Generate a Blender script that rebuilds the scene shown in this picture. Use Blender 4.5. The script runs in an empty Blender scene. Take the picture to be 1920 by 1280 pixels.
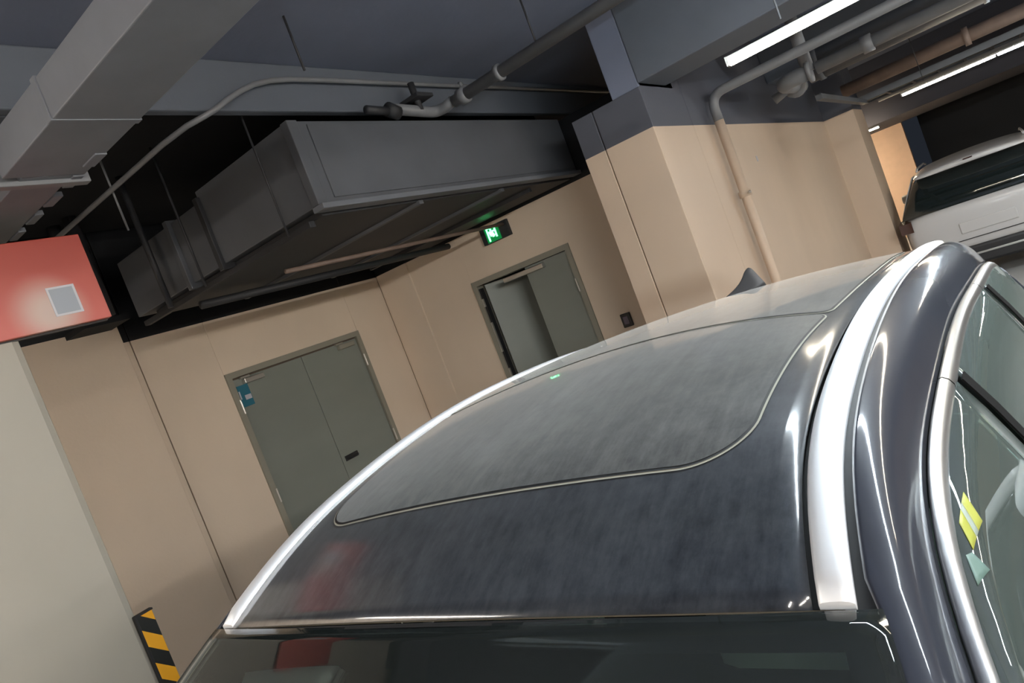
import bpy, bmesh, math, random
from mathutils import Vector, Matrix
random.seed(7)
S = bpy.context.scene
COL = S.collection

# ------------------------------------------------------------------ camera
def cam_axes(yaw, pitch, roll):
    cy, sy = math.cos(yaw), math.sin(yaw)
    f = Vector((-sy*math.cos(pitch), cy*math.cos(pitch), math.sin(pitch)))
    r = Vector((cy, sy, 0)); u = r.cross(f)
    cr, sr = math.cos(roll), math.sin(roll)
    return cr*r+sr*u, -sr*r+cr*u, f
R_, U_, F_ = cam_axes(math.radians(36.71), math.radians(-3.03), math.radians(-20.96))
cd = bpy.data.cameras.new('camera'); cam = bpy.data.objects.new('camera', cd); COL.objects.link(cam)
m = Matrix((R_, U_, -F_)).transposed().to_4x4(); m.translation = Vector((0, 0, 1.82)); cam.matrix_world = m
cd.sensor_width = 36; cd.lens = 36*1330.7/1920; cd.clip_start = .02
S.camera = cam

# ------------------------------------------------------------------ world, exposure
W = bpy.data.worlds.new('world'); S.world = W; W.use_nodes = True
W.node_tree.nodes['Background'].inputs[0].default_value = (.5, .6, .8, 1)
W.node_tree.nodes['Background'].inputs[1].default_value = .02
S.view_settings.view_transform = 'Standard'; S.view_settings.look = 'None'
S.view_settings.exposure = .54; S.view_settings.gamma = 1; S.view_settings.use_curve_mapping = False
LED = 75.0        # strength of the tube lamps

# ------------------------------------------------------------------ materials
def srgb(r, g, b):
    f = lambda c: (c/255/12.92) if c/255 <= .04045 else ((c/255+.055)/1.055)**2.4
    return (f(r), f(g), f(b), 1)
def mat(name, col, rough=.6, metal=0, coat=0, spec=.5, noise=0, nscale=(6, 6, 6), bump=0, bscale=60,
        emit=None, estr=0, sheen=0, coatr=.05):
    M = bpy.data.materials.new(name); M.use_nodes = True; N = M.node_tree; P = N.nodes['Principled BSDF']
    P.inputs['Base Color'].default_value = col; P.inputs['Roughness'].default_value = rough
    P.inputs['Metallic'].default_value = metal; P.inputs['Coat Weight'].default_value = coat
    P.inputs['Coat Roughness'].default_value = coatr
    P.inputs['Specular IOR Level'].default_value = spec; P.inputs['Sheen Weight'].default_value = sheen
    if noise or bump:
        g = N.nodes.new('ShaderNodeNewGeometry'); mp = N.nodes.new('ShaderNodeMapping')
        mp.inputs['Scale'].default_value = nscale; N.links.new(g.outputs['Position'], mp.inputs['Vector'])
    if noise:
        n = N.nodes.new('ShaderNodeTexNoise'); n.inputs['Scale'].default_value = 1; n.inputs['Detail'].default_value = 5
        N.links.new(mp.outputs[0], n.inputs['Vector'])
        r = N.nodes.new('ShaderNodeMapRange'); r.inputs['From Min'].default_value = .3; r.inputs['From Max'].default_value = .7
        r.inputs['To Min'].default_value = 1-noise; r.inputs['To Max'].default_value = 1+noise
        N.links.new(n.outputs['Fac'], r.inputs['Value'])
        mx = N.nodes.new('ShaderNodeVectorMath'); mx.operation = 'SCALE'; mx.inputs[0].default_value = col[:3]
        N.links.new(r.outputs[0], mx.inputs['Scale']); N.links.new(mx.outputs[0], P.inputs['Base Color'])
    if bump:
        n2 = N.nodes.new('ShaderNodeTexNoise'); n2.inputs['Scale'].default_value = bscale; n2.inputs['Detail'].default_value = 3
        N.links.new(g.outputs['Position'], n2.inputs['Vector'])
        b = N.nodes.new('ShaderNodeBump'); b.inputs['Strength'].default_value = bump; b.inputs['Distance'].default_value = .01
        N.links.new(n2.outputs['Fac'], b.inputs['Height']); N.links.new(b.outputs[0], P.inputs['Normal'])
    if emit: P.inputs['Emission Color'].default_value = emit; P.inputs['Emission Strength'].default_value = estr
    return M
def two_tone(name, low, high, zb, noise=.05, rough=.55):
    """wall paint: low colour below the paint line at height zb, high colour above it"""
    M = mat(name, low, rough, noise=noise, nscale=(1.3, 1.3, .8), bump=.08, bscale=45, spec=.3); N = M.node_tree
    P = N.nodes['Principled BSDF']; lk = P.inputs['Base Color'].links[0]; src = lk.from_socket
    g = N.nodes.new('ShaderNodeNewGeometry'); s = N.nodes.new('ShaderNodeSeparateXYZ'); N.links.new(g.outputs['Position'], s.inputs[0])
    c = N.nodes.new('ShaderNodeMath'); c.operation = 'GREATER_THAN'; c.inputs[1].default_value = zb
    N.links.new(s.outputs['Z'], c.inputs[0])
    x = N.nodes.new('ShaderNodeMix'); x.data_type = 'RGBA'; N.links.new(c.outputs[0], x.inputs[0])
    N.links.new(src, x.inputs[6]); x.inputs[7].default_value = high; N.links.new(x.outputs[2], P.inputs['Base Color'])
    return M
BEIGE = (.56, .44, .335, 1)
BEIGE_LIFTED = (.68, .56, .44, 1)  # same beige, brightened in the colour to offset weak light on the left walls
GREYP = (.085, .09, .11, 1)
M = {}
M['wall'] = two_tone('beige_wall_paint', BEIGE, GREYP, 2.57)
M['wall_dark'] = two_tone('beige_wall_dark_top', BEIGE_LIFTED, (.006, .007, .009, 1), 2.57)
M['pier_dark'] = two_tone('beige_pier_dark_top', BEIGE_LIFTED, (.006, .007, .009, 1), 2.71)
M['beige'] = mat('beige_paint', BEIGE, .5, noise=.05, spec=.3)
M['column'] = mat('column_paint', (.33, .31, .265, 1), .5, noise=.05, nscale=(1, 2, 1), spec=.35)  # colour darkened to offset the stronger lamp light on the column
M['orange'] = mat('warm_lit_wall', (.62, .42, .29, 1), .6, noise=.05)  # wall colour with the warm lamp light mixed in
M['ceil'] = mat('ceiling_paint', (.145, .165, .225, 1), .8, noise=.12, nscale=(1.2, 1.2, 1.2), bump=.15, bscale=25)
M['beam'] = mat('beam_paint', (.090, .103, .125, 1), .75, noise=.1, nscale=(2, 1, 2), bump=.1, bscale=30)
M['far_beam'] = mat('far_beam_paint', (.055, .055, .068, 1), .8)
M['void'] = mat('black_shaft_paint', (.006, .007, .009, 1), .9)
M['duct'] = mat('duct_grey', (.083, .089, .10, 1), .55, noise=.1, nscale=(3, 3, 3), bump=.05, bscale=12)
M['tray'] = mat('tray_grey', (.145, .155, .175, 1), .6, noise=.08)
M['pipe'] = mat('pipe_grey', (.16, .165, .175, 1), .5, noise=.1, nscale=(8, 8, 8))
M['pipe_dark'] = mat('pipe_dark', (.02, .021, .024, 1), .6)
M['pipe_warm'] = mat('pipe_rusty', (.17, .12, .095, 1), .55, noise=.2)
M['floor'] = mat('floor_epoxy', (.45, .46, .46, 1), .35, noise=.1, nscale=(1, 1, 1))
M['door'] = mat('door_grey', (.20, .215, .19, 1), .45, noise=.06, nscale=(1, 1, 3))
M['door_frame'] = mat('door_frame_grey', (.25, .235, .19, 1), .5)
M['steel'] = mat('brushed_steel', (.5, .48, .44, 1), .35, metal=.8)
M['dark'] = mat('dark_plastic', (.012, .012, .014, 1), .5)
M['rubber'] = mat('black_rubber', (.008, .009, .010, 1), .6)
M['groove'] = mat('joint_brown', (.10, .075, .055, 1), .9)  # dark brown backing that shows in the panel joints
M['tube_warm'] = mat('tube_warm', (1, 1, 1, 1), emit=(1, .80, .56, 1), estr=LED)
M['tube_white'] = mat('tube_white', (1, 1, 1, 1), emit=(1, .95, .88, 1), estr=LED)
M['tube_cool'] = mat('tube_cool', (1, 1, 1, 1), emit=(.82, .93, 1, 1), estr=LED*1.9)
M['tube_near'] = mat('tube_near', (1, 1, 1, 1), emit=(1, .88, .68, 1), estr=LED*.62)
M['pillar'] = mat('matt_black_pillar', (.006, .006, .006, 1), .9, spec=.1)
M['tube_fill'] = mat('tube_fill', (1, 1, 1, 1), emit=(1, .94, .86, 1), estr=LED*3.4)  # extra strong tube for the added unseen lamps
M['tube_glow'] = mat('tube_glow', (1, 1, 1, 1), emit=(1, .84, .62, 1), estr=LED*4)
M['housing'] = mat('lamp_housing', (.35, .34, .32, 1), .5)
M['teal'] = mat('teal_print', (.012, .13, .19, 1), .5)
M['white'] = mat('white_print', (.45, .45, .5, 1), .6)
M['yellow'] = mat('yellow_print', (.75, .35, .012, 1), .45)
M['exit_green'] = mat('exit_green', (0, .06, .02, 1), .4, emit=(.0, .35, .07, 1), estr=.35)
M['exit_glow'] = mat('exit_glow', (.5, 1, .6, 1), .4, emit=(.18, 1, .38, 1), estr=2.6)
M['screen'] = mat('reader_screen', (.07, .06, .10, 1), .15)

def paint(name, col, dust=.35, lo=0.0, rough=.35, coat=1, coatr=.05, dustc=(.17, .175, .165, 1), scale=(45, 6, 20), sheen=.3):
    """dark car paint under an uneven film of dust"""
    Mt = bpy.data.materials.new(name); Mt.use_nodes = True; N = Mt.node_tree; P = N.nodes['Principled BSDF']
    P.inputs['Coat Weight'].default_value = coat; P.inputs['Coat Roughness'].default_value = coatr
    P.inputs['Sheen Weight'].default_value = sheen; P.inputs['Sheen Roughness'].default_value = .5
    P.inputs['Specular IOR Level'].default_value = .08; P.inputs['Sheen Tint'].default_value = (.85, .9, .92, 1); P.inputs['Roughness'].default_value = rough
    g = N.nodes.new('ShaderNodeNewGeometry'); acc = None
    for sc, w in ((scale, .38), ((26, 22, 22), .34), ((3.5, 2.5, 3), .28)):
        mp = N.nodes.new('ShaderNodeMapping'); mp.inputs['Scale'].default_value = sc; N.links.new(g.outputs['Position'], mp.inputs['Vector'])
        n = N.nodes.new('ShaderNodeTexNoise'); n.inputs['Scale'].default_value = 1; n.inputs['Detail'].default_value = 5
        n.inputs['Roughness'].default_value = .7; N.links.new(mp.outputs[0], n.inputs['Vector'])
        a = N.nodes.new('ShaderNodeMath'); a.operation = 'MULTIPLY_ADD'; a.inputs[1].default_value = w; a.inputs[2].default_value = 0
        N.links.new(n.outputs['Fac'], a.inputs[0])
        if acc: N.links.new(acc.outputs[0], a.inputs[2])
        acc = a
    r = N.nodes.new('ShaderNodeMapRange'); r.inputs['From Min'].default_value = .41; r.inputs['From Max'].default_value = .60
    r.inputs['To Min'].default_value = lo; r.inputs['To Max'].default_value = dust
    N.links.new(acc.outputs[0], r.inputs['Value'])
    x = N.nodes.new('ShaderNodeMix'); x.data_type = 'RGBA'; x.inputs[6].default_value = col; x.inputs[7].default_value = dustc
    N.links.new(r.outputs[0], x.inputs[0]); N.links.new(x.outputs[2], P.inputs['Base Color'])
    return Mt
M['roofpaint'] = paint('dusty_blue_black_paint', (.005, .007, .012, 1), .17, .01, coatr=.12, sheen=.10, dustc=(.14, .16, .18, 1))
M['sidepaint'] = paint('blue_black_paint', (.016, .019, .030, 1), .05, .02, coatr=.07, sheen=.02)
M['roofglass'] = paint('dusty_roof_glass', (.006, .008, .009, 1), .27, .0, coatr=.03, sheen=.22)
M['rail'] = mat('satin_aluminium', (.84, .87, .90, 1), .5, metal=.55)
M['chrome'] = mat('chrome_trim', (.50, .50, .50, 1), .32, metal=1)
M['seam'] = mat('dusty_seam', (.32, .32, .27, 1), .9, spec=.1)
M['seam_dark'] = mat('muddy_seam', (.06, .05, .035, 1), .9, spec=.1)
def glass(name, tint, ior=1.5, rough=0, veil=0, vcol=(.3, .36, .34, 1)):
    Mt = bpy.data.materials.new(name); Mt.use_nodes = True; N = Mt.node_tree
    for n in list(N.nodes):
        if n.type == 'BSDF_PRINCIPLED': N.nodes.remove(n)
    o = N.nodes['Material Output']; t = N.nodes.new('ShaderNodeBsdfTransparent'); t.inputs[0].default_value = tint
    gl = N.nodes.new('ShaderNodeBsdfGlossy'); gl.inputs['Roughness'].default_value = rough
    fr = N.nodes.new('ShaderNodeFresnel'); fr.inputs[0].default_value = ior; mx = N.nodes.new('ShaderNodeMixShader')
    N.links.new(fr.outputs[0], mx.inputs[0]); N.links.new(t.outputs[0], mx.inputs[1]); N.links.new(gl.outputs[0], mx.inputs[2])
    out = mx
    if veil:      # even diffuse haze mixed over the glass
        df = N.nodes.new('ShaderNodeBsdfDiffuse'); df.inputs[0].default_value = vcol; m2 = N.nodes.new('ShaderNodeMixShader')
        m2.inputs[0].default_value = veil; N.links.new(mx.outputs[0], m2.inputs[1]); N.links.new(df.outputs[0], m2.inputs[2]); out = m2
    N.links.new(out.outputs[0], o.inputs[0]); return Mt
M['sideglass'] = glass('green_tinted_glass', (.50, .62, .58, 1), 2.3, 0, .13)
M['windshield'] = glass('windshield_glass', (.6, .66, .62, 1), 1.55, .03, .03)
M['interior'] = mat('interior_dark', (.012, .012, .012, 1), .8)
M['visor'] = mat('visor_grey', (.62, .68, .62, 1), .8)
M['seat'] = mat('seat_leather', (.55, .60, .58, 1), .5)
M['suvwhite'] = mat('white_car_paint', (.48, .475, .475, 1), .35, coat=.5)
M['suvglass'] = mat('dark_car_glass', (.008, .012, .012, 1), .08, coat=1)
M['lamp_red'] = mat('tail_lamp_red', (.03, .004, .004, 1), .15, coat=1)
M['tyre'] = mat('tyre', (.015, .015, .015, 1), .8)
M['alloy'] = mat('alloy', (.4, .4, .42, 1), .3, metal=1)

# red poster print: pale cloudy patch, as flat print
def poster():
    Mt = mat('red_poster_print', (.42, .045, .03, 1), .45); N = Mt.node_tree; P = N.nodes['Principled BSDF']
    g = N.nodes.new('ShaderNodeNewGeometry')
    def blob(c, rad):
        d = N.nodes.new('ShaderNodeVectorMath'); d.operation = 'DISTANCE'; d.inputs[1].default_value = c
        N.links.new(g.outputs['Position'], d.inputs[0])
        r = N.nodes.new('ShaderNodeMapRange'); r.interpolation_type = 'SMOOTHSTEP'; r.inputs['From Min'].default_value = rad; r.inputs['From Max'].default_value = rad*.15
        N.links.new(d.outputs['Value'], r.inputs['Value']); return r
    r1 = blob((-2.96, 1.26, 2.42), .17)
    s = N.nodes.new('ShaderNodeSeparateXYZ'); N.links.new(g.outputs['Position'], s.inputs[0])
    v = N.nodes.new('ShaderNodeMapRange'); v.inputs['From Min'].default_value = 2.71; v.inputs['From Max'].default_value = 2.38
    N.links.new(s.outputs['Z'], v.inputs['Value'])
    a = N.nodes.new('ShaderNodeMix'); a.data_type = 'RGBA'; a.inputs[6].default_value = (.30, .04, .025, 1); a.inputs[7].default_value = (.50, .115, .09, 1)
    N.links.new(v.outputs[0], a.inputs[0])
    b = N.nodes.new('ShaderNodeMix'); b.data_type = 'RGBA'; b.inputs[7].default_value = (.50, .38, .33, 1)
    N.links.new(r1.outputs[0], b.inputs[0]); N.links.new(a.outputs[2], b.inputs[6]); N.links.new(b.outputs[2], P.inputs['Base Color'])
    return Mt
M['poster'] = poster()
# yellow and black diagonal hazard stripes (printed)
def hazard():
    Mt = mat('hazard_stripes', (.75, .35, .012, 1), .45); N = Mt.node_tree; P = N.nodes['Principled BSDF']
    g = N.nodes.new('ShaderNodeNewGeometry'); s = N.nodes.new('ShaderNodeSeparateXYZ'); N.links.new(g.outputs['Position'], s.inputs[0])
    a = N.nodes.new('ShaderNodeMath'); a.operation = 'MULTIPLY_ADD'; a.inputs[1].default_value = .95
    N.links.new(s.outputs['Y'], a.inputs[0]); N.links.new(s.outputs['Z'], a.inputs[2])
    b = N.nodes.new('ShaderNodeMath'); b.operation = 'MULTIPLY_ADD'; b.inputs[1].default_value = 1/.135; b.inputs[2].default_value = .06
    N.links.new(a.outputs[0], b.inputs[0])
    f = N.nodes.new('ShaderNodeMath'); f.operation = 'FRACT'; N.links.new(b.outputs[0], f.inputs[0])
    c = N.nodes.new('ShaderNodeMath'); c.operation = 'GREATER_THAN'; c.inputs[1].default_value = .5; N.links.new(f.outputs[0], c.inputs[0])
    x = N.nodes.new('ShaderNodeMix'); x.data_type = 'RGBA'; x.inputs[6].default_value = (.72, .34, .015, 1); x.inputs[7].default_value = (.012, .013, .012, 1)
    N.links.new(c.outputs[0], x.inputs[0]); N.links.new(x.outputs[2], P.inputs['Base Color']); return Mt
M['hazard'] = hazard()

# ------------------------------------------------------------------ mesh helpers
def link(name, me, material, parent=None, smooth=False):
    o = bpy.data.objects.new(name, me); COL.objects.link(o)
    if material: me.materials.append(material)
    if parent: o.parent = parent; o.matrix_parent_inverse = Matrix.Translation(-parent.location)
    if smooth:
        for p in me.polygons: p.use_smooth = True
    return o
def tag(o, label=None, cat=None, group=None, kind=None):
    if label: o['label'] = label
    if cat: o['category'] = cat
    if group: o['group'] = group
    if kind: o['kind'] = kind
    return o
def empty(name, loc, label=None, cat=None, group=None, kind=None):
    o = bpy.data.objects.new(name, None); COL.objects.link(o); o.location = loc; o.empty_display_size = .1
    return tag(o, label, cat, group, kind)
class MB:
    def __init__(s): s.b = bmesh.new()
    def box(s, x0, x1, y0, y1, z0, z1, bev=0):
        r = bmesh.ops.create_cube(s.b, size=1)
        for v in r['verts']:
            v.co = Vector(((x0+x1)/2+v.co.x*(x1-x0), (y0+y1)/2+v.co.y*(y1-y0), (z0+z1)/2+v.co.z*(z1-z0)))
        if bev:
            es = list({e for v in r['verts'] for e in v.link_edges})
            bmesh.ops.bevel(s.b, geom=es, offset=bev, segments=2, affect='EDGES', profile=.5)
        return s
    def prism(s, poly, axis, a, b):
        """polygon (two coordinates) extruded along axis 0/1/2 from a to b"""
        def P(p, t):
            q = list(p); q.insert(axis, t); return q
        va = [s.b.verts.new(P(p, a)) for p in poly]; vb = [s.b.verts.new(P(p, b)) for p in poly]
        n = len(poly); s.b.faces.new(va); s.b.faces.new(vb[::-1])
        for i in range(n): s.b.faces.new((va[i], vb[i], vb[(i+1) % n], va[(i+1) % n]))
        bmesh.ops.recalc_face_normals(s.b, faces=s.b.faces); return s
    def tube(s, pts, r, seg=16):
        pts = [Vector(p) for p in pts]; rings = []
        up = Vector((0, 0, 1)); prev = None
        for i, p in enumerate(pts):
            d = (pts[min(i+1, len(pts)-1)]-pts[max(i-1, 0)]).normalized()
            if prev is None:
                a = d.cross(up); a = a if a.length > .1 else d.cross(Vector((1, 0, 0)))
            else: a = prev-d*prev.dot(d)
            a.normalize(); prev = a; b = d.cross(a)
            rr = r[i] if isinstance(r, (list, tuple)) else r
            rings.append([s.b.verts.new(p+rr*(math.cos(t)*a+math.sin(t)*b)) for t in [2*math.pi*k/seg for k in range(seg)]])
        for A, B in zip(rings, rings[1:]):
            for k in range(seg): s.b.faces.new((A[k], A[(k+1) % seg], B[(k+1) % seg], B[k]))
        s.b.faces.new(rings[0][::-1]); s.b.faces.new(rings[-1]); return s
    def build(s, name, material, parent=None, smooth=False):
        bmesh.ops.recalc_face_normals(s.b, faces=s.b.faces)
        me = bpy.data.meshes.new(name); s.b.to_mesh(me); s.b.free(); return link(name, me, material, parent, smooth)
def arc(p0, p1, p2, n=8):
    """rounded corner at p1"""
    p0, p1, p2 = map(Vector, (p0, p1, p2))
    return [(1-t)**2*p0+2*t*(1-t)*p1+t*t*p2 for t in [i/n for i in range(n+1)]]
def boxo(name, b, material, parent=None, bev=0): return MB().box(*b, bev=bev).build(name, material, parent)
def struct(name, b, material, parent=None, bev=0):
    o = boxo(name, b, material, parent, bev)
    if not parent: o['kind'] = 'structure'
    return o

# ------------------------------------------------------------------ the garage shell
struct('floor', (-8, 7, -6, 24, -.2, 0), M['floor'])
struct('ceiling', (-8, 7, -6, 24, 3.47, 3.7), M['ceil'])
struct('wall_back', (-8, 7, -6.2, -6, 0, 3.47), M['wall'])
struct('wall_right', (7, 7.2, -6, 24, 0, 3.47), M['wall'])
struct('wall_outer', (-8.2, -8, -6, 24, 0, 3.47), M['wall'])

# left wall with the first door; panels split by recessed joints
wl = struct('wall_left', (-5.6, -5.42, -6, 5.6, 0, 3.47), M['groove'])
D1 = (3.34, 4.88, 2.10)
def panel(par, b, material): return boxo('panel', b, material, par, bev=.004)
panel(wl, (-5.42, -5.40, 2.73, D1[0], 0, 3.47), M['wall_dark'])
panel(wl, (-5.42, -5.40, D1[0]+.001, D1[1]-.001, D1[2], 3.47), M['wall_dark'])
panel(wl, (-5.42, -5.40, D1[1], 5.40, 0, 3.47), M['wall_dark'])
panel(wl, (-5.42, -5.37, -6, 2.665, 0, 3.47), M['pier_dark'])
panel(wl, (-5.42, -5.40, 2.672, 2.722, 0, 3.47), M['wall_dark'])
# far wall with the second door
D2 = (-4.23, -3.08, 2.12)
wf = struct('wall_far', (-5.6, D2[0]-.02, 5.42, 5.62, 0, 3.47), M['groove'])
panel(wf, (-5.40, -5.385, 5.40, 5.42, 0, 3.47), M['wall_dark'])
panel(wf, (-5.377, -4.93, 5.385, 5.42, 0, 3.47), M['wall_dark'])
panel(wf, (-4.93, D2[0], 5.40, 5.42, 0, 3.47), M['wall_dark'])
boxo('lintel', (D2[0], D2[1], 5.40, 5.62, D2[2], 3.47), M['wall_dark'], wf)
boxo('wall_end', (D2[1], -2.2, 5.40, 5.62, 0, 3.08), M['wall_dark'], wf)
# pier and side wall beyond it
pr = struct('wall_pier', (-2.28, -1.76, 4.68, 5.45, 0, 2.85), M['groove'])
panel(pr, (-2.29, -2.122, 4.66, 4.68, 0, 2.85), M['wall']); panel(pr, (-2.114, -1.74, 4.66, 4.68, 0, 2.85), M['wall'])
panel(pr, (-1.76, -1.74, 4.68, 5.45, 0, 3.47), M['wall'])
struct('wall_side', (-2.0, -1.74, 5.45, 10.6, 0, 3.47), M['wall'])
struct('wall_corner', (-2.0, -1.37, 10.6, 11.4, 0, 3.47), M['wall'])
struct('wall_passage', (-8, -1.55, 18, 18.2, 0, 3.47), M['orange'])
struct('wall_end', (-1.55, 7, 22.5, 22.7, 0, 3.47), M['pipe_dark'])
# store room behind the second door
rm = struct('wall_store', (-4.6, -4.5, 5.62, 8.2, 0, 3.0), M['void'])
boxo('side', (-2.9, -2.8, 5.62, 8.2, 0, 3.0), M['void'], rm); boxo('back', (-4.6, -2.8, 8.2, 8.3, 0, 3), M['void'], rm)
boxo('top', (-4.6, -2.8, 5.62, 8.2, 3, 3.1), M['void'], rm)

# beams
struct('beam_main', (-2.93, -2.87, -6, 8.0, 3.2, 3.47), M['beam'], bev=.01)
struct('beam_cross', (-5.42, -2.93, .55, 1.44, 3.2, 3.47), M['beam'], bev=.01)
struct('beam_lane', (-1.74, 7, 4.66, 5.15, 2.87, 3.47), M['beam'], bev=.01)
struct('beam_column', (-1.95, -1.74, 4.665, 5.3, 2.85, 3.47), M['ceil'], bev=.008)
struct('beam_far', (-8, 7, 14.2, 18, 2.42, 3.47), M['far_beam'], bev=.01)
struct('beam_middle', (-1.74, 7, 8.2, 8.8, 3.0, 3.47), M['beam'], bev=.01)
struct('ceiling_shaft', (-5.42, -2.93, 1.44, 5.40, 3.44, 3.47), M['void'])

# column at the left
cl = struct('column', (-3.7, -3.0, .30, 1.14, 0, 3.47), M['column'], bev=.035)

# ------------------------------------------------------------------ doors
def frame_l(mb, x, y0, y1, top, w=.05):
    mb.box(x-.03, x+.012, y0, y0+w, 0, top); mb.box(x-.03, x+.012, y1-w, y1, 0, top); mb.box(x-.03, x+.012, y0+w, y1-w, top-w, top)
d1 = tag(empty('door_1', (-5.4, 4.1, 0)), kind='structure')
mb = MB(); frame_l(mb, -5.395, D1[0], D1[1], D1[2]); mb.build('door_frame', M['door_frame'], d1)
boxo('door_leaf', (-5.425, -5.405, D1[0]+.055, 4.13, .01, D1[2]-.065), M['door'], d1, .003)
lf = boxo('door_leaf', (-5.425, -5.405, 4.136, D1[1]-.055, .01, D1[2]-.065), M['door'], d1, .003)
h = MB(); h.box(-5.405, -5.395, 4.17, 4.33, .98, 1.03, .003); h.tube([(-5.395, 4.19, 1.0), (-5.35, 4.19, 1.0), (-5.35, 4.29, 1.005)], .009, 10)
h.build('door_handle', M['dark'], lf)
for y in (3.58, 4.66):
    c = MB(); c.box(-5.405, -5.36, y-.10, y+.10, 1.975, 2.02, .006); c.box(-5.40, -5.375, y-.12, y-.03, 2.025, 2.04)
    c.build('door_closer', M['steel'] if y < 4 else M['door_frame'], d1)
for z in (.25, 1.0, 1.8):
    for y in (D1[0]+.045, D1[1]-.045):
        MB().tube([(-5.385, y, z-.06), (-5.385, y, z+.06)], .009, 8).build('hinge', M['steel'], d1)
st = empty('door_notice', (-5.40, 3.46, 1.88), 'small teal notice with a white tag on the closed grey double door', 'notice')
boxo('card', (-5.404, -5.400, 3.405, 3.515, 1.79, 1.975), M['teal'], st); boxo('tag', (-5.400, -5.398, 3.45, 3.51, 1.845, 1.885), M['white'], st)
boxo('edge_strip', (-5.400, -5.398, 3.405, 3.418, 1.86, 1.93), M['white'], st)

d2 = tag(empty('door_2', (-3.65, 5.4, 0)), kind='structure')
mb = MB()
for a, b in ((D2[0], D2[0]+.05), (D2[1]-.05, D2[1])): mb.box(a, b, 5.385, 5.62, 0, D2[2])
mb.box(D2[0]+.05, D2[1]-.05, 5.385, 5.62, D2[2]-.05, D2[2]); mb.build('door_frame', M['door_frame'], d2)
boxo('door_leaf', (-3.61, D2[1]-.055, 5.42, 5.46, .01, D2[2]-.055), M['door'], d2, .003)
# the open leaf turned into the store room
ol = MB().box(0, .575, -.02, .02, .01, D2[2]-.06, .003).build('door_leaf', M['door'], d2)
ol.matrix_parent_inverse = Matrix.Identity(4); ol.location = Vector((-4.15, 5.47, 0))-d2.location; ol.rotation_euler = (0, 0, math.radians(47))
MB().box(-3.85, -3.39, 5.37, 5.42, 2.00, 2.045, .006).build('door_closer', M['steel'], d2)
MB().box(D2[0]+.052, D2[0]+.075, 5.40, 5.45, .02, 2.04).build('weather_strip', M['dark'], d2)
for z, l in ((1.55, .30), (1.15, .16), (1.9, .08)): boxo('bolt_plate', (D2[0]+.052, D2[0]+.07, 5.385, 5.405, z-l/2, z+l/2), M['steel'], d2)
for z in (.3, 1.0, 1.75): MB().tube([(D2[1]-.045, 5.38, z-.06), (D2[1]-.045, 5.38, z+.06)], .008, 8).build('hinge', M['steel'], d2)

# ------------------------------------------------------------------ air duct
du = empty('air_duct', (-3.8, 2.56, 2.6), 'big grey sheet metal air duct box hanging above the two doors', 'duct')
boxo('duct_body', (-3.70, -2.75, 2.56, 5.38, 2.635, 3.09), M['duct'], du, .006)
boxo('duct_body', (-4.84, -3.72, 2.565, 5.38, 2.635, 3.03), M['duct'], du, .006)
boxo('front_panel', (-2.752, -2.742, 2.68, 5.36, 2.665, 3.07), M['duct'], du, .003)
boxo('bottom_lip', (-2.80, -2.712, 2.55, 5.38, 2.605, 2.635), M['tray'], du, .004)
boxo('corner_flange', (-2.80, -2.742, 2.552, 2.62, 2.636, 3.092), M['duct'], du, .004)
boxo('bottom_panel', (-4.7, -2.82, 2.62, 5.36, 2.595, 2.63), M['pipe_dark'], du, .004)
for x in (-3.70, -4.08, -3.25):
    if x == -3.25: continue
    boxo('duct_flange', (x-.022, x+.022, 2.535, 5.38, 2.60, 3.05), M['pipe_dark' if x == -3.70 else 'duct'], du, .004)
for y in (3.4, 4.3): boxo('duct_flange', (-4.8, -2.80, y-.02, y+.02, 2.575, 2.60), M['duct'], du, .003)
boxo('support_rail', (-4.84, -2.9, 2.585, 2.625, 2.565, 2.60), M['pipe_dark'], du, .003)
boxo('support_rail', (-4.84, -2.9, 4.80, 4.84, 2.565, 2.60), M['pipe_dark'], du, .003)
# rods that carry the duct
for i, (x, r, t, lab) in enumerate(((-2.99, .006, 3.44, 'thin rod holding the duct corner nearest the camera'),
                               (-3.86, .008, 3.44, 'thin dark rod above the strap joint in the middle of the duct'),
                               (-4.30, .020, 3.44, 'thick dark strut dropping past the left end of the duct'))):
    tag(MB().tube([(x, 2.50, 2.56 if x < -3 else 2.56), (x, 2.50, t)], r, 8).build('hanger_rod', M['pipe_dark'], None, True), lab, 'rod')
# dark pipes at the far left end of the duct
for x, y, lab in ((-5.0, 2.46, 'dark upright pipe right beside the left end of the duct'), (-5.17, 2.42, 'dark upright pipe nearest the red sign')):
    tag(MB().tube([(x, y, 2.72), (x, y, 3.44)], .045, 14).build('riser_pipe', M['pipe_dark'], None, True), lab, 'pipe')
boxo('shaft_sill', (-5.37, -5.05, 2.30, 2.62, 2.68, 2.72), M['void'])['kind'] = 'structure'

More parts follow.
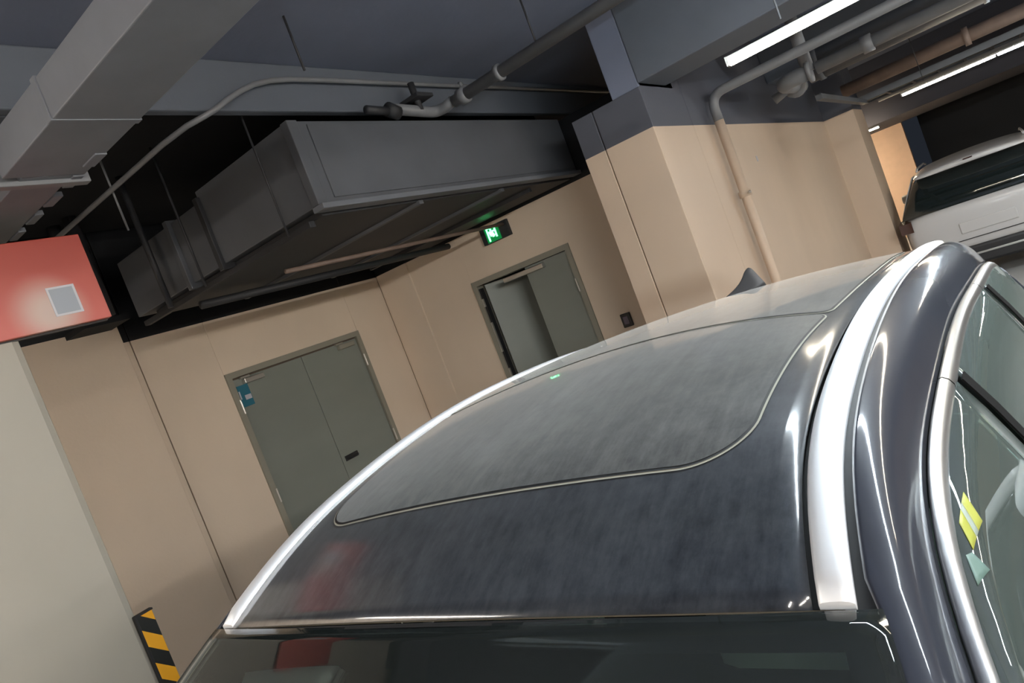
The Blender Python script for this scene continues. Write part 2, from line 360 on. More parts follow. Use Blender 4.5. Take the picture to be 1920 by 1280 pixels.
# ------------------------------------------------------------------ pipes and conduits
def pipe(name, pts, r, mt, label, rings=(), cat='pipe', rr=1.35):
    t = empty(name, pts[0], label, cat)
    MB().tube(pts, r, 18).build('pipe_run', mt, t, True)
    for p, d in rings:
        p, d = Vector(p), Vector(d)
        MB().tube([p-d*.5, p+d*.5], r*rr, 18).build('coupling', mt, t, True)
    return t
pipe('sprinkler_pipe', [(-2.58, 3.80, 3.135), (6, 3.80, 3.135)], .038, M['pipe'], 'long grey overhead pipe rising from the duct to the top edge beside the pier',
     [((-2.50, 3.80, 3.135), (.06, 0, 0)), ((-2.2, 3.8, 3.135), (.03, 0, 0))])
v = empty('pipe_valve', (-2.7, 3.6, 3.14), 'dark grey elbow fittings and valve where the overhead pipe meets the duct', 'valve')
MB().tube([(-2.59, 3.80, 3.145)]+arc((-2.66, 3.80, 3.135), (-2.74, 3.80, 3.135), (-2.74, 3.72, 3.14))+[(-2.74, 3.40, 3.155)], .035, 14).build('elbow', M['pipe'], v, True)
MB().tube([(-2.72, 3.62, 3.14), (-2.72, 3.62, 3.32)], .022, 12).build('stem', M['pipe_dark'], v, True)
MB().box(-2.80, -2.64, 3.54, 3.70, 3.20, 3.225, .006).build('bracket', M['pipe_dark'], v)
MB().tube([(-2.74, 3.42, 3.13), (-2.74, 3.34, 3.155)], .045, 14).build('flange', M['pipe_dark'], v, True)
MB().tube([(-2.74, 3.36, 3.14), (-2.74, 3.16, 3.15)], .026, 12).build('nozzle', M['pipe_dark'], v, True)
cpts = [(-2.835, 7.4, 3.415), (-2.835, 3.0, 3.37), (-2.835, 2.78, 3.365), (-2.835, 2.64, 3.352), (-2.835, 2.52, 3.325), (-2.835, 2.42, 3.285), (-2.835, 2.32, 3.235),
        (-2.84, 2.25, 3.195), (-2.87, 2.19, 3.170), (-2.95, 2.14, 3.160), (-3.15, 2.11, 3.155), (-3.4, 2.10, 3.15), (-5.36, 2.06, 3.14)]
pipe('conduit', cpts, .014, M['pipe'], 'thin bent conduit along the main beam turning down across the black opening', [((-2.82, 4.3, 3.387), (0, .02, 0))])
tag(MB().tube([(-3.62, 5.37, 2.5), (-3.62, 2.9, 2.5)], .015, 10).build('cable_conduit', M['pipe_warm'], None, True), 'thin brownish conduit running under the duct to the exit sign', 'conduit')
tag(MB().tube([(-4.3, 5.36, 2.53), (-4.3, 2.7, 2.53)], .028, 10).build('drain_pipe', M['pipe_dark'], None, True), 'dark pipe tucked under the duct above the closed door', 'pipe')
for (x, y, z0, z1, lab) in ((-2.44, 2.5, 3.2, 3.47, 'thin wire rod above the bend of the conduit'), (-1.9, 3.80, 3.12, 3.47, 'thin rod carrying the long overhead pipe'),
                        (-3.75, 2.12, 2.93, 3.44, 'pale wire hanging in the black opening')):
    tag(MB().tube([(x, y, z0), (x, y, z1)], .006, 8).build('hanger_rod', M['pipe_dark' if x > -3 else 'pipe'], None, True), lab, 'rod')

# cable trunking at the upper left, with its jagged stepped edge
tr = empty('cable_trunking', (-2, 1.2, 2.8), 'wide grey cable trunking crossing the upper left under the beams', 'trunking')
MB().box(-2.55, 6.0, 1.10, 1.37, 2.80, 2.93, .004).build('trunk', M['tray'], tr)
MB().box(-5.36, -2.55, 1.16, 1.33, 2.80, 2.92, .004).build('trunk', M['tray'], tr)
for i in range(8):
    x = -2.42-.19*i
    MB().box(x-.055, x+.055, 1.33, 1.372-.003*i, 2.795, 2.815, .003).build('clip', M['tray'], tr)
MB().box(-2.62, -2.58, 1.09, 1.40, 2.785, 2.94, .003).build('joint_plate', M['pipe'], tr)
MB().box(-2.13, -2.10, 1.095, 1.375, 2.797, 2.935, .002).build('joint_plate', M['tray'], tr)

# riser pipe on the side wall
rp = empty('wall_pipe', (-1.67, 5.85, 0), 'beige painted riser pipe on the side wall turning grey above the paint line', 'pipe')
MB().tube([(-1.665, 5.85, 0), (-1.665, 5.85, 2.57)], .038, 16).build('pipe_run', M['beige'], rp, True)
MB().tube([(-1.665, 5.85, 2.57)]+arc((-1.665, 5.85, 2.66), (-1.665, 5.85, 2.78), (-1.54, 5.85, 2.78))+[(6.5, 5.80, 2.78)], .038, 16).build('pipe_top', M['pipe'], rp, True)
MB().tube([(-1.665, 5.85, 1.93), (-1.665, 5.85, 1.98)], .050, 16).build('clamp', M['beige'], rp, True)
MB().tube([(-1.62, 5.80, 1.955), (-1.60, 5.76, 1.955)], .012, 8).build('bolt', M['steel'], rp, True)
tag(boxo('wall_fleck', (-1.742, -1.735, 6.81, 6.84, 2.21, 2.26), M['white']), 'tiny white paper scrap stuck on the side wall', 'paper')

# services over the far lane
pipe('supply_duct', [(-1.2, 7.4, 2.86), (6.5, 7.4, 2.86)], .15, M['duct'], 'fat grey round duct behind the nearest strip lamp', [((-1.1, 7.4, 2.86), (.05, 0, 0)), ((.2, 7.4, 2.86), (.04, 0, 0))], 'duct', 1.08)
pipe('warm_pipe', [(-1.3, 9.7, 2.74), (6.5, 9.7, 2.74)], .075, M['pipe_warm'], 'reddish brown pipe between the two strip lamps', [((0, 9.7, 2.74), (.06, 0, 0))])
pipe('sprinkler_main', [(-.99, 6.5, 2.70), (6.5, 6.5, 2.70)], .05, M['pipe'], 'grey pipe just behind the nearest strip lamp with a bulky elbow', [((-.6, 6.5, 2.70), (.08, 0, 0))])
vv = empty('pipe_junction', (-1.2, 6.5, 2.7), 'cluster of grey elbows and flanges beside the left end of the pipes', 'pipe fitting')
MB().tube([(-1.05, 6.5, 2.70)]+arc((-1.12, 6.5, 2.70), (-1.28, 6.5, 2.70), (-1.28, 6.66, 2.70))+[(-1.28, 7.3, 2.72)], .065, 14).build('elbow', M['pipe'], vv, True)
MB().tube([(-1.28, 7.0, 2.71), (-1.28, 7.07, 2.71)], .10, 16).build('flange', M['pipe'], vv, True)
MB().tube([(-1.06, 6.5, 2.70), (-1.03, 6.5, 2.70)], .09, 16).build('flange', M['pipe'], vv, True)
MB().tube([(-1.05, 6.5, 2.70), (-1.05, 6.5, 3.46)], .05, 14).build('riser', M['pipe'], vv, True)
MB().tube([(-1.45, 6.9, 2.66), (-1.28, 6.9, 2.70)], [.045, .03], 12).build('sprinkler_head', M['pipe'], vv, True)
boxo('channel', (-1.24, -1.18, 7.55, 10.55, 2.56, 2.61), M['duct'], vv)
ct = empty('cable_tray', (0, 11.3, 2.65), 'dark open cable tray above the far strip lamp', 'cable tray')
for y in (10.9, 11.5): MB().box(-1.35, 6.5, y-.012, y+.012, 2.62, 2.70).build('side_rail', M['duct' if y < 11 else 'pipe_dark'], ct)
for k in range(26): MB().box(-1.3+k*.3, -1.27+k*.3, 10.9, 11.5, 2.62, 2.635).build('rung', M['pipe_dark'], ct)
for y, r in ((11.05, .022), (11.15, .018), (11.3, .03)): MB().tube([(-1.36, y, 2.635+r), (6.5, y, 2.635+r)], r, 8).build('cable', M['dark'], ct, True)
tag(MB().tube([(-1.3, 12.9, 2.72), (6.5, 12.9, 2.72)], .05, 12).build('far_pipe', M['pipe'], None, True), 'thin grey pipe just above the far strip lamp', 'pipe')

# ------------------------------------------------------------------ strip lamps
def fill_lamp_y(x, y0, y1, z, label, cols, group):
    t = empty('strip_lamp', (x, (y0+y1)/2, z), label, 'lamp', group)
    boxo('housing', (x-.025, x+.025, y0, y1, z+.012, z+.05), M['housing'], t, .004)
    for i, c in enumerate(cols): w = (y1-y0)/len(cols); boxo('tube', (x-.021, x+.021, y0+i*w+.01, y0+(i+1)*w-.01, z-.014, z+.012), M[c], t, .006)
    for y in (y0+.2, y1-.2): MB().tube([(x, y, z+.05), (x, y, 3.47)], .004, 6).build('cable', M['pipe_dark'], t)
def lamp(x0, x1, y, z, label, cols, name='strip_lamp', group='strip lamps', k=1):
    t = empty(name, ((x0+x1)/2, y, z), label, 'lamp', group)
    boxo('housing', (x0, x1, y-.02*k, y+.02*k, z+.010*k, z+.03*k), M['housing'], t, .003)
    n = len(cols); w = (x1-x0)/n
    for i, c in enumerate(cols): boxo('tube', (x0+i*w+.01*k, x0+(i+1)*w-.01*k, y-.021*k, y+.021*k, z-.014*k, z+.012*k), M[c], t, .005*k)
    for x in (x0, x1): boxo('end_cap', (x-.006*k, x+.006*k, y-.022*k, y+.022*k, z-.015*k, z+.03*k), M['housing'], t)
    top = 2.42 if y > 14.2 else 3.47
    for x in (x0+.2, x1-.2): MB().tube([(x, y, z+.05), (x, y, top)], .004, 6).build('cable', M['pipe_dark'], t)
    return t
lamp(-.65, 1.75, 2.62, 2.32, 'warm strip lamp nearest the pier at the top edge', ['tube_near', 'tube_near'], k=.72)
lamp(-.61, 1.7, 8.0, 2.32, 'strip lamp over the far lane, warm at its left end and cool at the right', ['tube_near', 'tube_cool', 'tube_cool'], k=.8)
lamp(-2.9, -1.50, 13.8, 2.35, 'short bit of strip lamp seen beside the passage wall', ['tube_warm'])
lamp(-.56, 1.84, 1.98, 2.60, 'cool strip lamp hanging above the windshield of the dark car', ['tube_cool', 'tube_cool'])
LB = 'unseen strip lamp added to light the garage'  # lamps added out of sight to brighten the walls and pier
for x, y, c in ((4.6, 1.98, 'tube_cool'),): lamp(x, x+2.4, y, 2.60, LB, [c, c], group=LB)
for x, y in ((.9, -3.8), (-4.2, -3.8), (3.6, -3.0), (3.6, -.2), (6.2, 2.4)): fill_lamp_y(x, y, y+2.4, 2.60, LB, ['tube_fill', 'tube_fill'], LB)
lamp(-5.4, -3.0, 16.4, 2.28, LB, ['tube_glow', 'tube_glow'], group=LB)  # added lamp, hidden behind the pier, brightens the passage wall
fill_lamp_y(2.1, 8.7, 10.8, 2.50, LB, ['tube_near', 'tube_near'], LB)  # added unseen lamp to brighten the narrow face of the far corner
# ------------------------------------------------------------------ small wall things
ex = empty('exit_sign', (-3.74, 5.39, 2.45), 'lit green exit sign in a grey case on the wall above the half open door', 'sign')
boxo('case', (-3.90, -3.58, 5.36, 5.40, 2.385, 2.535), M['pipe_dark'], ex, .004)
boxo('green_panel', (-3.84, -3.68, 5.352, 5.36, 2.39, 2.53), M['exit_green'], ex)
g = MB()   # bright pictogram: doorway with a small running figure
for b in ((-3.815, -3.71, 2.512, 2.524), (-3.815, -3.800, 2.40, 2.512), (-3.725, -3.71, 2.42, 2.512), (-3.80, -3.725, 2.475, 2.49),
          (-3.785, -3.77, 2.44, 2.475), (-3.765, -3.74, 2.43, 2.465), (-3.79, -3.745, 2.455, 2.478), (-3.752, -3.725, 2.44, 2.45), (-3.775, -3.757, 2.492, 2.508)):
    g.box(b[0], b[1], 5.346, 5.352, b[2], b[3])
g.build('pictogram', M['exit_glow'], ex)
sw = empty('card_reader', (-2.80, 5.39, 1.325), 'small black card reader on the wall right of the half open door', 'switch')
boxo('body', (-2.845, -2.755, 5.37, 5.40, 1.265, 1.385), M['dark'], sw, .006); boxo('screen', (-2.825, -2.775, 5.366, 5.37, 1.29, 1.36), M['screen'], sw, .002)

sg = empty('red_sign', (-2.98, 1.1, 2.35), 'red sign panel with a pale printed patch on the left column', 'sign')
boxo('sign_board', (-2.995, -2.965, .62, 1.47, 2.35, 2.71), M['poster'], sg, .003)
boxo('back_plate', (-3.015, -2.996, .64, 1.465, 2.345, 2.70), M['dark'], sg)
boxo('label_frame', (-2.965, -2.963, 1.27, 1.375, 2.395, 2.512), mat('label_white', (.50, .50, .53, 1), .5), sg)
boxo('label_field', (-2.963, -2.9625, 1.278, 1.366, 2.403, 2.504), mat('label_grey', (.30, .33, .37, 1), .5), sg)
gd = empty('corner_guard', (-2.98, 1.16, 0), 'yellow and black striped corner guard at the foot of the left column', 'guard')
boxo('stripe_face', (-3.0, -2.985, 1.125, 1.187, .05, 1.205), M['hazard'], gd, .002)
boxo('side_flange', (-3.02, -2.985, 1.118, 1.126, .05, 1.208), M['dark'], gd, .001)
boxo('top_cap', (-3.01, -2.982, 1.12, 1.190, 1.203, 1.210), M['dark'], gd)

# ------------------------------------------------------------------ the dark car
XC = -.84
def interp(t, X, Y):
    if t <= X[0]: return Y[0]+(Y[1]-Y[0])/(X[1]-X[0])*(t-X[0])
    for i in range(len(X)-1):
        if t <= X[i+1]: return Y[i]+(Y[i+1]-Y[i])*(t-X[i])/(X[i+1]-X[i])
    return Y[-1]
def spline(X, Y):
    """smooth (Catmull-Rom / Hermite) interpolation"""
    n = len(X); D = []
    for i in range(n):
        a, b = max(0, i-1), min(n-1, i+1); D.append((Y[b]-Y[a])/(X[b]-X[a]))
    def f(t):
        if t <= X[0]: return Y[0]+D[0]*(t-X[0])
        if t >= X[-1]: return Y[-1]+D[-1]*(t-X[-1])
        i = 0
        while t > X[i+1]: i += 1
        h = X[i+1]-X[i]; s = (t-X[i])/h
        return (2*s**3-3*s*s+1)*Y[i]+(s**3-2*s*s+s)*h*D[i]+(-2*s**3+3*s*s)*Y[i+1]+(s**3-s*s)*h*D[i+1]
    return f
rz = spline([-.1, .1, .3, .5, .6, .7, .8, .9, 1.0, 1.2, 1.4, 1.6, 1.8, 2.0, 2.2, 2.5, 2.8, 3.2, 3.4],
            [.90, 1.045, 1.18, 1.309, 1.368, 1.424, 1.472, 1.507, 1.530, 1.560, 1.577, 1.582, 1.577, 1.567, 1.552, 1.520, 1.478, 1.40, 1.345])
def smooth(f, h):
    ks = [(-2, .06), (-1, .24), (0, .40), (1, .24), (2, .06)]
    return lambda t: sum(w*f(t+k*h) for k, w in ks)
rz = smooth(smooth(rz, .05), .03)
def crown(y): return .035 if y > .7 else .035+(.7-y)*.05
def ZR(dx, y): u = dx/.575; return rz(y)+crown(y)*(1-u*u)
rin = spline([.68, .73, .80, .88, 1.05, 1.35, 1.72, 2.1, 2.5, 2.85], [.575, .566, .557, .551, .551, .562, .584, .590, .588, .580])
rout = spline([.68, .73, .80, .88, 1.05, 1.35, 1.72, 2.1, 2.5, 2.85], [.611, .604, .596, .590, .590, .597, .607, .620, .618, .603])
rin = smooth(rin, .07); rout = smooth(rout, .07)
wsw = spline([-.1, .2, .4, .6, .68], [.80, .73, .69, .648, .625])
trw = spline([-.1, .0, .3, .6, .69, .755, .854, .99, 1.134, 1.268, 1.54, 1.915, 2.3, 2.6, 3.0, 3.3],
             [.865, .845, .768, .708, .691, .674, .664, .659, .666, .674, .685, .706, .716, .714, .69, .66])
trw = smooth(trw, .07)
trz = lambda y: (rz(y)-.09 if y < 2.2 else rz(y)-.09-.10*((y-2.2))**1.6)
def inner(y):
    return rout(y)+.012 if y >= .70 else wsw(y)+.006
car = empty('dark_car', (XC, 1.2, 0), 'dusty blue-black car with silver roof rails parked nose towards the camera', 'car')
def grid(name, fn, us, vs, material, parent, thick=0, smooth=True, off=-1):
    me = bpy.data.meshes.new(name); V = [fn(u, v) for u in us for v in vs]; nv = len(vs)
    F = [(i*nv+j, (i+1)*nv+j, (i+1)*nv+j+1, i*nv+j+1) for i in range(len(us)-1) for j in range(nv-1)]
    me.from_pydata(V, [], F); me.update()
    o = link(name, me, material, parent, smooth)
    if thick:
        md = o.modifiers.new('solid', 'SOLIDIFY'); md.thickness = thick; md.offset = off
    return o
def lin(a, b, n): return [a+(b-a)*i/n for i in range(n+1)]
yf = lambda dx: .652+.03*(dx/.575)**2
# roof panel: header in front, runs back under the glass
def roof_pt(u, v):
    w = rin(max(.68, .70+v*2.5))-.007; dx = u*w; y = yf(dx)+v*(3.2-yf(dx)); w = rin(min(y, 2.85))-.007; dx = u*w
    return (XC+dx, y, ZR(dx, y))
grid('roof_panel', roof_pt, lin(-1, 1, 36), lin(0, 1, 90), M['roofpaint'], car, .003)
# roof glass, front and rear pane with rounded corners and a seal around each
hw = spline([.87, 1.0, 1.26, 1.4, 1.59, 1.86, 2.4], [.468, .469, .485, .506, .524, .534, .53])
hw = smooth(hw, .08)
def pane_pts(y0, y1, rad, grow=0, rr=None):
    def f(u, v):
        v = .5-.5*math.cos(math.pi*v)
        y = (y0-grow)+(y1-y0+2*grow)*v; w = hw(y)+grow
        r0, r1 = rad[0]+grow, rad[1]+grow; d0, d1 = y-(y0-grow), (y1+grow)-y
        if d0 < r0: w -= r0-math.sqrt(max(0, r0*r0-(r0-d0)**2))
        if d1 < r1: w -= r1-math.sqrt(max(0, r1*r1-(r1-d1)**2))
        dx = u*w; q = 1-(dx/.5)**2; b0, b1 = (-.012, .115) if y1 < 1.6 else (.115, .02); vv = (y-y0)/(y1-y0); yy = y+q*(b0*(1-vv)+b1*vv)
        return (XC+dx, yy, ZR(dx, yy)+.0015+(.0015 if grow == 0 else (0 if grow > .006 else .0008)))
    return f
for (y0, y1, rad, nm) in ((.885, 1.402, (.095, .02), 'sunroof_glass'), (1.422, 2.45, (.02, .06), 'roof_glass')):
    grid(nm+'_edge', pane_pts(y0, y1, rad, .0072), lin(-1, 1, 30), lin(0, 1, 60), M['seam'], car)
    grid(nm+'_seal', pane_pts(y0, y1, rad, .0042), lin(-1, 1, 30), lin(0, 1, 60), M['rubber'], car)
    grid(nm, pane_pts(y0, y1, rad, 0), lin(-1, 1, 30), lin(0, 1, 60), M['roofglass'], car)
# front seam
grid('windshield_seal', lambda u, v: (XC+u*.612, yf(u*.612)-.009+v*.006, ZR(u*.612, yf(u*.612)-.009+v*.006)-.0005), lin(-1, 1, 40), lin(0, 1, 2), M['rubber'], car)
grid('windshield_dust_line', lambda u, v: (XC+u*.60, yf(u*.60)-.003+v*.002, ZR(u*.60, yf(u*.60)-.003+v*.002)+.001), lin(-1, 1, 40), lin(0, 1, 2), M['seam_dark'], car)
# windshield with black printed border
def ws_pt(u, v):
    y = -.08+v*(.652-.006+.08); dx = u*wsw(y); y2 = y+(yf(dx)-.652)*v; return (XC+dx, y2, ZR(dx*.575/max(.575, wsw(y)), y2)-.001)
grid('windshield', ws_pt, lin(-1, 1, 36), lin(0, 1, 30), M['windshield'], car, .005)
grid('windshield_border', lambda u, v: tuple(Vector(ws_pt(u, .955+.045*v))+Vector((0, 0, -.006))), lin(-1, 1, 36), lin(0, 1, 6), M['interior'], car)
for s in (-1, 1):
    grid('windshield_border', lambda u, v: tuple(Vector(ws_pt(s*(.93+.07*u), v))+Vector((0, 0, -.006))), lin(0, 1, 3), lin(0, 1, 20), M['interior'], car)
for s in (-1, 1):
    ys = lin(.686, 2.82, 80)
    # roof rail: arched section
    prof = [(0, -.010), (0, .004), (.12, .010), (.35, .0125), (.65, .0125), (.88, .010), (1, .004), (1, -.010)]
    def rail_pt(i, j):
        y = ys[i]; p = prof[j]; k = min(1, (y-.686)/.012) if y < .71 else (min(1, (2.82-y)/.06) if y > 2.7 else 1)
        dx = rin(y)+(rout(y)-rin(y))*p[0]; return (XC+s*dx, y, rz(y)+(p[1] if p[1] < 0 else p[1]*(.35+.65*k)))
    me = bpy.data.meshes.new('roof_rail'); V = [rail_pt(i, j) for i in range(len(ys)) for j in range(len(prof))]; nv = len(prof)
    F = [(i*nv+j, (i+1)*nv+j, (i+1)*nv+j+1, i*nv+j+1) for i in range(len(ys)-1) for j in range(nv-1)]
    F += [tuple(range(nv)), tuple(range((len(ys)-1)*nv, len(ys)*nv))]
    me.from_pydata(V, [], F); me.update(); o = link('roof_rail', me, M['rail'], car, True)
    bm_ = bmesh.new(); bm_.from_mesh(me); bmesh.ops.recalc_face_normals(bm_, faces=bm_.faces); bm_.to_mesh(me); bm_.free()
    for p in me.polygons: p.use_smooth = len(p.vertices) == 4
    grid('rail_channel', lambda u, v: (XC+s*((rin(max(.66, .66+v*2.5))-.010)+u*(rout(.66+v*2.5)-rin(.66+v*2.5)+.028)), .66+v*2.5, rz(.66+v*2.5)-.009), lin(0, 1, 2), lin(0, 1, 60), M['rubber'], car)
    # roof side between rail and window trim, running down into the windshield pillar
    def side_pt(u, v):
        y = -.08+v*3.28; a, b = inner(y), trw(y); za = (rz(y)-.001) if y > .70 else ZR(min(a, .575+.0*a), y)-.004
        if y <= .70: za = rz(y)-.003
        zb = trz(y)+.004
        bul = math.sin(math.pi*u)*.016
        x = a+(b-a)*u; z = za+(zb-za)*(u**1.7)
        return (XC+s*(x+bul*.35), y, z+bul*.25)
    grid('roof_side', side_pt, lin(0, 1, 14), lin(0, 1, 120), M['sidepaint'], car, .006, off=-1 if s > 0 else 1)
    # chrome window trim in three lengths
    for (a, b) in ((-.08, 1.205), (1.209, 1.84), (1.844, 2.62)):
        tp = [(0, 0), (.002, .006), (.008, .008), (.016, .003), (.021, -.006), (.021, -.014)]
        vs = lin(a, b, 30)
        grid('window_trim', lambda i, j: (XC+s*(trw(j)+tp[i][0]), j, trz(j)+tp[i][1]), list(range(6)), vs, M['chrome'], car)
    # side glass from trim to belt line
    BZ, BW = .985, .90
    def glass_pt(y, t, lean=0, dy=0):
        zt = trz(y)-.012; zb = min(BZ, zt-.02); k = (1-t); z = zt+(zb-zt)*t
        x = trw(y)+.019+(BW-.02-trw(y)-.019)*(t**.9)
        return (XC+s*x, y+lean*t, z)
    for nm, a, b, l0, l1 in (('front_window', -.05, 1.225, 0, .03), ('rear_window', 1.255, 1.845, .03, .25), ('quarter_window', 1.885, 2.60, .26, .2)):
        grid(nm, lambda u, t: glass_pt(a+(b-a)*u, t, l0+(l1-l0)*u), lin(0, 1, 24), lin(0, 1, 10), M['sideglass'], car, .004)
    for a, b, l0, l1 in ((1.225, 1.255, .03, .03), (1.845, 1.885, .25, .26)):
        grid('door_pillar', lambda u, t: tuple(Vector(glass_pt(a+(b-a)*u, t, l0))+Vector((s*.009, 0, .003))), lin(0, 1, 2), lin(0, 1, 8), M['pillar'], car, .003, smooth=False)
    grid('rear_pillar', lambda u, t: tuple(Vector(glass_pt(2.60+.62*u, t, .2+.25*u))+Vector((s*.002, 0, 0))), lin(0, 1, 10), lin(0, 1, 8), M['sidepaint'], car, .006)

# lower body as a loft of cross-sections
def loft(name, rings, material, parent, sub=1, smooth=True):
    me = bpy.data.meshes.new(name); n = len(rings[0]); V = [p for r in rings for p in r]
    F = [(i*n+j, i*n+(j+1) % n, (i+1)*n+(j+1) % n, (i+1)*n+j) for i in range(len(rings)-1) for j in range(n)]
    F += [tuple(range(n))[::-1], tuple(range((len(rings)-1)*n, len(rings)*n))]
    me.from_pydata(V, [], F); me.update()
    b = bmesh.new(); b.from_mesh(me); bmesh.ops.recalc_face_normals(b, faces=b.faces); b.to_mesh(me); b.free()
    o = link(name, me, material, parent, smooth)
    if sub: md = o.modifiers.new('sub', 'SUBSURF'); md.levels = sub; md.render_levels = sub
    return o
def body_ring(x0, y, w, zb, zt, low=.24, flat=.6):
    R = [(w*flat, zt), (w*.93, zt-.03), (w, zt-.12), (w*1.0, (zt+low)/2), (w*.985, low+.12), (w*.93, low)]
    return [(x0+px, y, pz) for px, pz in R]+[(x0-px, y, pz) for px, pz in R[::-1]]
st_ = [(-1.28, .55, .62), (-1.24, .70, .70), (-1.12, .82, .78), (-.85, .88, .84), (-.4, .91, .89), (-.12, .915, .93), (.1, .92, .985), (.8, .925, .985),
       (1.8, .925, .99), (2.8, .92, 1.0), (3.3, .90, 1.0), (3.52, .84, .98), (3.6, .72, .90)]
loft('body', [body_ring(XC, y, w, 0, z, .22 if y > -1.2 else .3) for y, w, z in st_], M['sidepaint'], car, 2)
boxo('grille', (XC-.42, XC+.42, -1.30, -1.26, .34, .58), M['dark'], car, .01)
for s in (-1, 1):
    boxo('headlamp', (XC+s*.68-.16, XC+s*.68+.16, -1.20, -1.02, .60, .70), M['chrome'], car, .03)
    boxo('tail_lamp', (XC+s*.66-.14, XC+s*.66+.14, 3.5, 3.60, .76, .86), M['lamp_red'], car, .02)
    a, b = sorted((XC+s*.92, XC+s*1.07)); MB().box(a, b, .10, .20, .98, 1.10, .03).build('door_mirror', M['sidepaint'], car)
def wheel(par, x, y, s, r=.34):
    w = MB().tube([(x-.10, y, r), (x-.09, y, r), (x+.09, y, r), (x+.10, y, r)], [r-.02, r, r, r-.02], 28).build('wheel', M['tyre'], par, True)
    MB().tube([(x+s*.09, y, r), (x+s*.107, y, r)], [r*.66, r*.6], 24).build('rim', M['alloy'], w, True)
for y in (-.55, 2.45):
    for s in (-1, 1): wheel(car, XC+s*.80, y, s)
boxo('number_plate', (XC-.22, XC+.22, -1.312, -1.30, .40, .52), M['teal'], car, .003)
# rear screen and cabin
grid('rear_screen', lambda u, v: (XC+u*(.60+.12*v), 3.19+.42*v, 1.41-.42*v+.02*(1-u*u)), lin(-1, 1, 10), lin(0, 1, 8), M['sideglass'], car, .005)
boxo('cabin_floor', (XC-.84, XC+.84, .1, 3.2, .99, 1.0), M['interior'], car)
grid('headlining', lambda u, v: (XC+u*.58, .80+v*2.3, ZR(u*.56, .80+v*2.3)-.05), lin(-1, 1, 8), lin(0, 1, 14), M['interior'], car)
boxo('dashboard', (XC-.80, XC+.80, -.02, .28, .95, 1.01), M['interior'], car, .02)
for s in (-1, 1):
    x = XC+s*.37
    t = MB().box(x-.23, x+.23, 1.18, 1.30, .95, 1.28, .05).build('seat', M['seat'], car, True)
    MB().box(x-.13, x+.13, 1.20, 1.29, 1.30, 1.46, .04).build('headrest', M['seat'], t, True)
    # sun visor folded up behind the windshield
    def vis(u, v):
        y = .46+.139*v; dx = s*(.14+.30*u)-.012*v*s; return (XC+dx, y, ZR(dx, y)-.016)
    grid('sun_visor', vis, lin(0, 1, 8), lin(0, 1, 4), M['visor'], car, .012)
sm = MB().box(XC-.12, XC+.12, .40, .43, 1.17, 1.23, .01).build('inside_mirror', M['dark'], car)
# shark fin aerial
fn = MB(); zf = ZR(0, 2.78)
pr_ = [(2.66, -.01), (2.70, .018), (2.76, .050), (2.81, .072), (2.835, .070), (2.845, .03), (2.86, -.02)]
def fin_ring(t, y, z):
    return None
rings = []
for y, hgt, wd in ((2.33, .004, .015), (2.39, .014, .034), (2.48, .030, .044), (2.57, .056, .050), (2.61, .080, .050), (2.65, .094, .046), (2.69, .096, .040), (2.715, .075, .032), (2.73, .03, .026), (2.735, .004, .02)):
    z0 = ZR(0, y)-.004
    rings.append([(XC-wd, y, z0), (XC-wd*.85, y, z0+hgt*.25), (XC-wd*.35, y, z0+hgt*.7), (XC-.004, y, z0+hgt), (XC+.004, y, z0+hgt), (XC+wd*.35, y, z0+hgt*.7), (XC+wd*.85, y, z0+hgt*.25), (XC+wd, y, z0)])
loft('shark_fin_aerial', rings, M['dark'], car, 1)
# stickers near the top edge of the front window
def sticker(name, q, mt, a=0, b=1):
    def f(u, v):
        u = a+(b-a)*u
        y, t = [(q[0][k]*(1-u)+q[1][k]*u)*(1-v)+(q[3][k]*(1-u)+q[2][k]*u)*v for k in (0, 1)]
        zt = trz(y)-.012; zb = min(.985, zt-.02)
        return (XC+trw(y)+.019+(.88-trw(y)-.019)*t**.9+.004, y+.015*t, zt+(zb-zt)*t+.001)
    return grid(name, f, lin(0, 1, 4), lin(0, 1, 4), mt, car, .0006)
Q = [(.885, .008), (.952, .033), (.926, .084), (.857, .036)]
sticker('window_sticker', Q, mat('sticker_yellow', (.30, .32, .04, 1), .5), 0, .40)['label'] = 'yellow sticker on the front window'
sticker('window_sticker', Q, mat('sticker_pale', (.25, .30, .26, 1), .5), .40, .62)
sticker('window_sticker', Q, mat('sticker_lime', (.32, .34, .05, 1), .5), .62, 1)
sticker('window_label', [(.838, .008), (.851, .030), (.847, .077), (.805, .022)], mat('label_teal', (.10, .17, .15, 1), .5))['label'] = 'dull teal label below the yellow sticker'
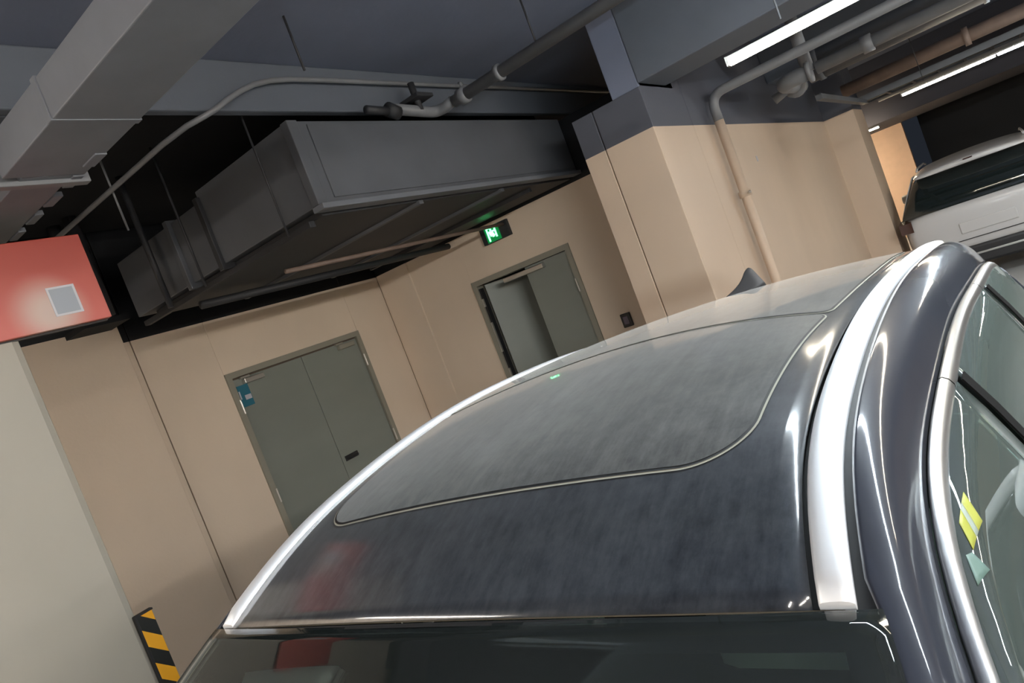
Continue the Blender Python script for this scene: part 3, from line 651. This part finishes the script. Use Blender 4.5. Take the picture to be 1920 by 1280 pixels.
# ------------------------------------------------------------------ white cars
def white_car(x0, y0, label, paint_):
    """y0 = rear end; the car points away along +y"""
    t = empty('white_car', (x0, y0, 0), label, 'car')
    st = [(.0, .74, .88), (.03, .84, .97), (.18, .91, 1.02), (.9, .93, 1.03), (2.0, .93, 1.02), (3.2, .925, 1.0), (3.7, .91, .98), (4.2, .88, .90), (4.42, .80, .80), (4.5, .62, .68)]
    loft('body', [body_ring(x0, y0+y, w, 0, z, .40 if y < .05 else .30, .62) for y, w, z in st], paint_, t, 2)
    # cabin: dark glass shell, white roof and pillars over it
    prof = [(.06, 1.0, .80, 1.0), (.12, 1.20, .76, 1.0), (.30, 1.42, .655, .98), (.9, 1.49, .64, 1), (1.9, 1.505, .64, 1), (2.6, 1.47, .62, 1), (3.1, 1.30, .66, 1), (3.55, 1.02, .76, 1)]
    def cab(y, zt, wt, _):
        wb = .865; zb = .97; k = (zt-zb)/.53; wt_ = wb-(wb-.60)*min(1, k)
        return [(x0+a, y0+y, b) for a, b in ((wb, zb), (wb*.5+wt_*.5+.01, (zb+zt)/2), (wt_, zt-.03), (wt_*.85, zt), (-wt_*.85, zt), (-wt_, zt-.03), (-(wb*.5+wt_*.5+.01), (zb+zt)/2), (-wb, zb))]
    loft('cabin_glass', [cab(*p) for p in prof], M['suvglass'], t, 0)
    rp_ = [(.10, 1.455, .60), (.16, 1.475, .625), (.5, 1.505, .625), (1.0, 1.52, .62), (1.9, 1.53, .62), (2.5, 1.50, .61), (2.72, 1.45, .60)]
    rr = []
    for y, z, w in rp_:
        rr.append([(x0+a, y0+y+(.03*(abs(a)/w)**3 if y < .3 else 0), b) for a, b in ((-w-.015, z-.055), (-w, z-.03), (-w*.8, z-.004), (-w*.4, z+.012), (0, z+.018), (w*.4, z+.012), (w*.8, z-.004), (w, z-.03), (w+.015, z-.055), (w*.9, z-.05), (-w*.9, z-.05))])
    loft('roof', rr, paint_, t, 1)
    for s in (-1, 1):
        MB().tube([(x0+s*.60, y0+.7, 1.50), (x0+s*.60, y0+.85, 1.53), (x0+s*.60, y0+2.0, 1.545), (x0+s*.60, y0+2.3, 1.52)], .014, 8).build('roof_rail', paint_, t, True)
        def wp(y, z, o=.012):   # point on the cabin side
            k = (z-.97)/.53; wt = .865-(.265)*min(1, k); return Vector((x0+s*(wt+o+.012*math.sin(math.pi*min(1, k))), y0+y, z))
        for (ya, yb, yc, yd) in ((.20, .62, .35, .75), (1.28, 1.36, 1.30, 1.36), (2.25, 2.33, 2.25, 2.31), (3.42, 3.56, 2.64, 2.74)):
            grid('pillar', lambda u, v: tuple(wp((ya*(1-v)+yc*v)*(1-u)+(yb*(1-v)+yd*v)*u, .985+(.475)*v)), lin(0, 1, 2), lin(0, 1, 6), paint_, t, .01)
        MB().prism([(y0+.03, .93), (y0+.30, .96), (y0+.30, .83), (y0+.02, .80)], 0, x0+s*.78, x0+s*.925).build('tail_lamp', M['lamp_red'], t)
        for z in (.62, .78): boxo('body_line', (x0+s*.926, x0+s*.934, y0+.9, y0+3.4, z-.008, z+.008), paint_, t, .003)
        for y in (.95, 3.55): wheel(t, x0+s*.82, y0+y, s)
        MB().box(x0+s*.93-.09+s*.10, x0+s*.93+.09+s*.10, y0+2.92, y0+3.04, 1.0, 1.14, .035).build('door_mirror', paint_, t, True)
        for y in (1.6, 2.6): boxo('door_handle', (x0+s*.935-.012, x0+s*.935+.012, y0+y-.10, y0+y+.10, .84, .865), M['chrome'], t, .005)
    # rear face
    boxo('rear_wiper', (x0-.02, x0+.34, y0+.03, y0+.055, 1.045, 1.06), M['dark'], t, .003)
    boxo('brake_lamp', (x0-.05, x0+.05, y0+.095, y0+.11, 1.462, 1.475), M['lamp_red'], t)
    boxo('bumper_lower', (x0-.82, x0+.82, y0-.05, y0+.12, .20, .43), M['dark'], t, .03)
    boxo('bumper_strip', (x0-.62, x0+.62, y0-.062, y0-.045, .315, .34), M['chrome'], t, .004)
    boxo('plate_recess', (x0-.30, x0+.30, y0-.012, y0+.04, .60, .74), paint_, t, .01)
    boxo('tailgate_seam', (x0-.72, x0+.72, y0-.006, y0+.04, .515, .525), M['dark'], t)
    return t
white_car(-.37, 10.4, 'white hatchback car seen from behind on the far lane', M['suvwhite'])
white_car(1.62, -.6, 'white car parked in the bay beside the dark car', mat('bright_white_car_paint', (.85, .90, .90, 1), .35, coat=.5))
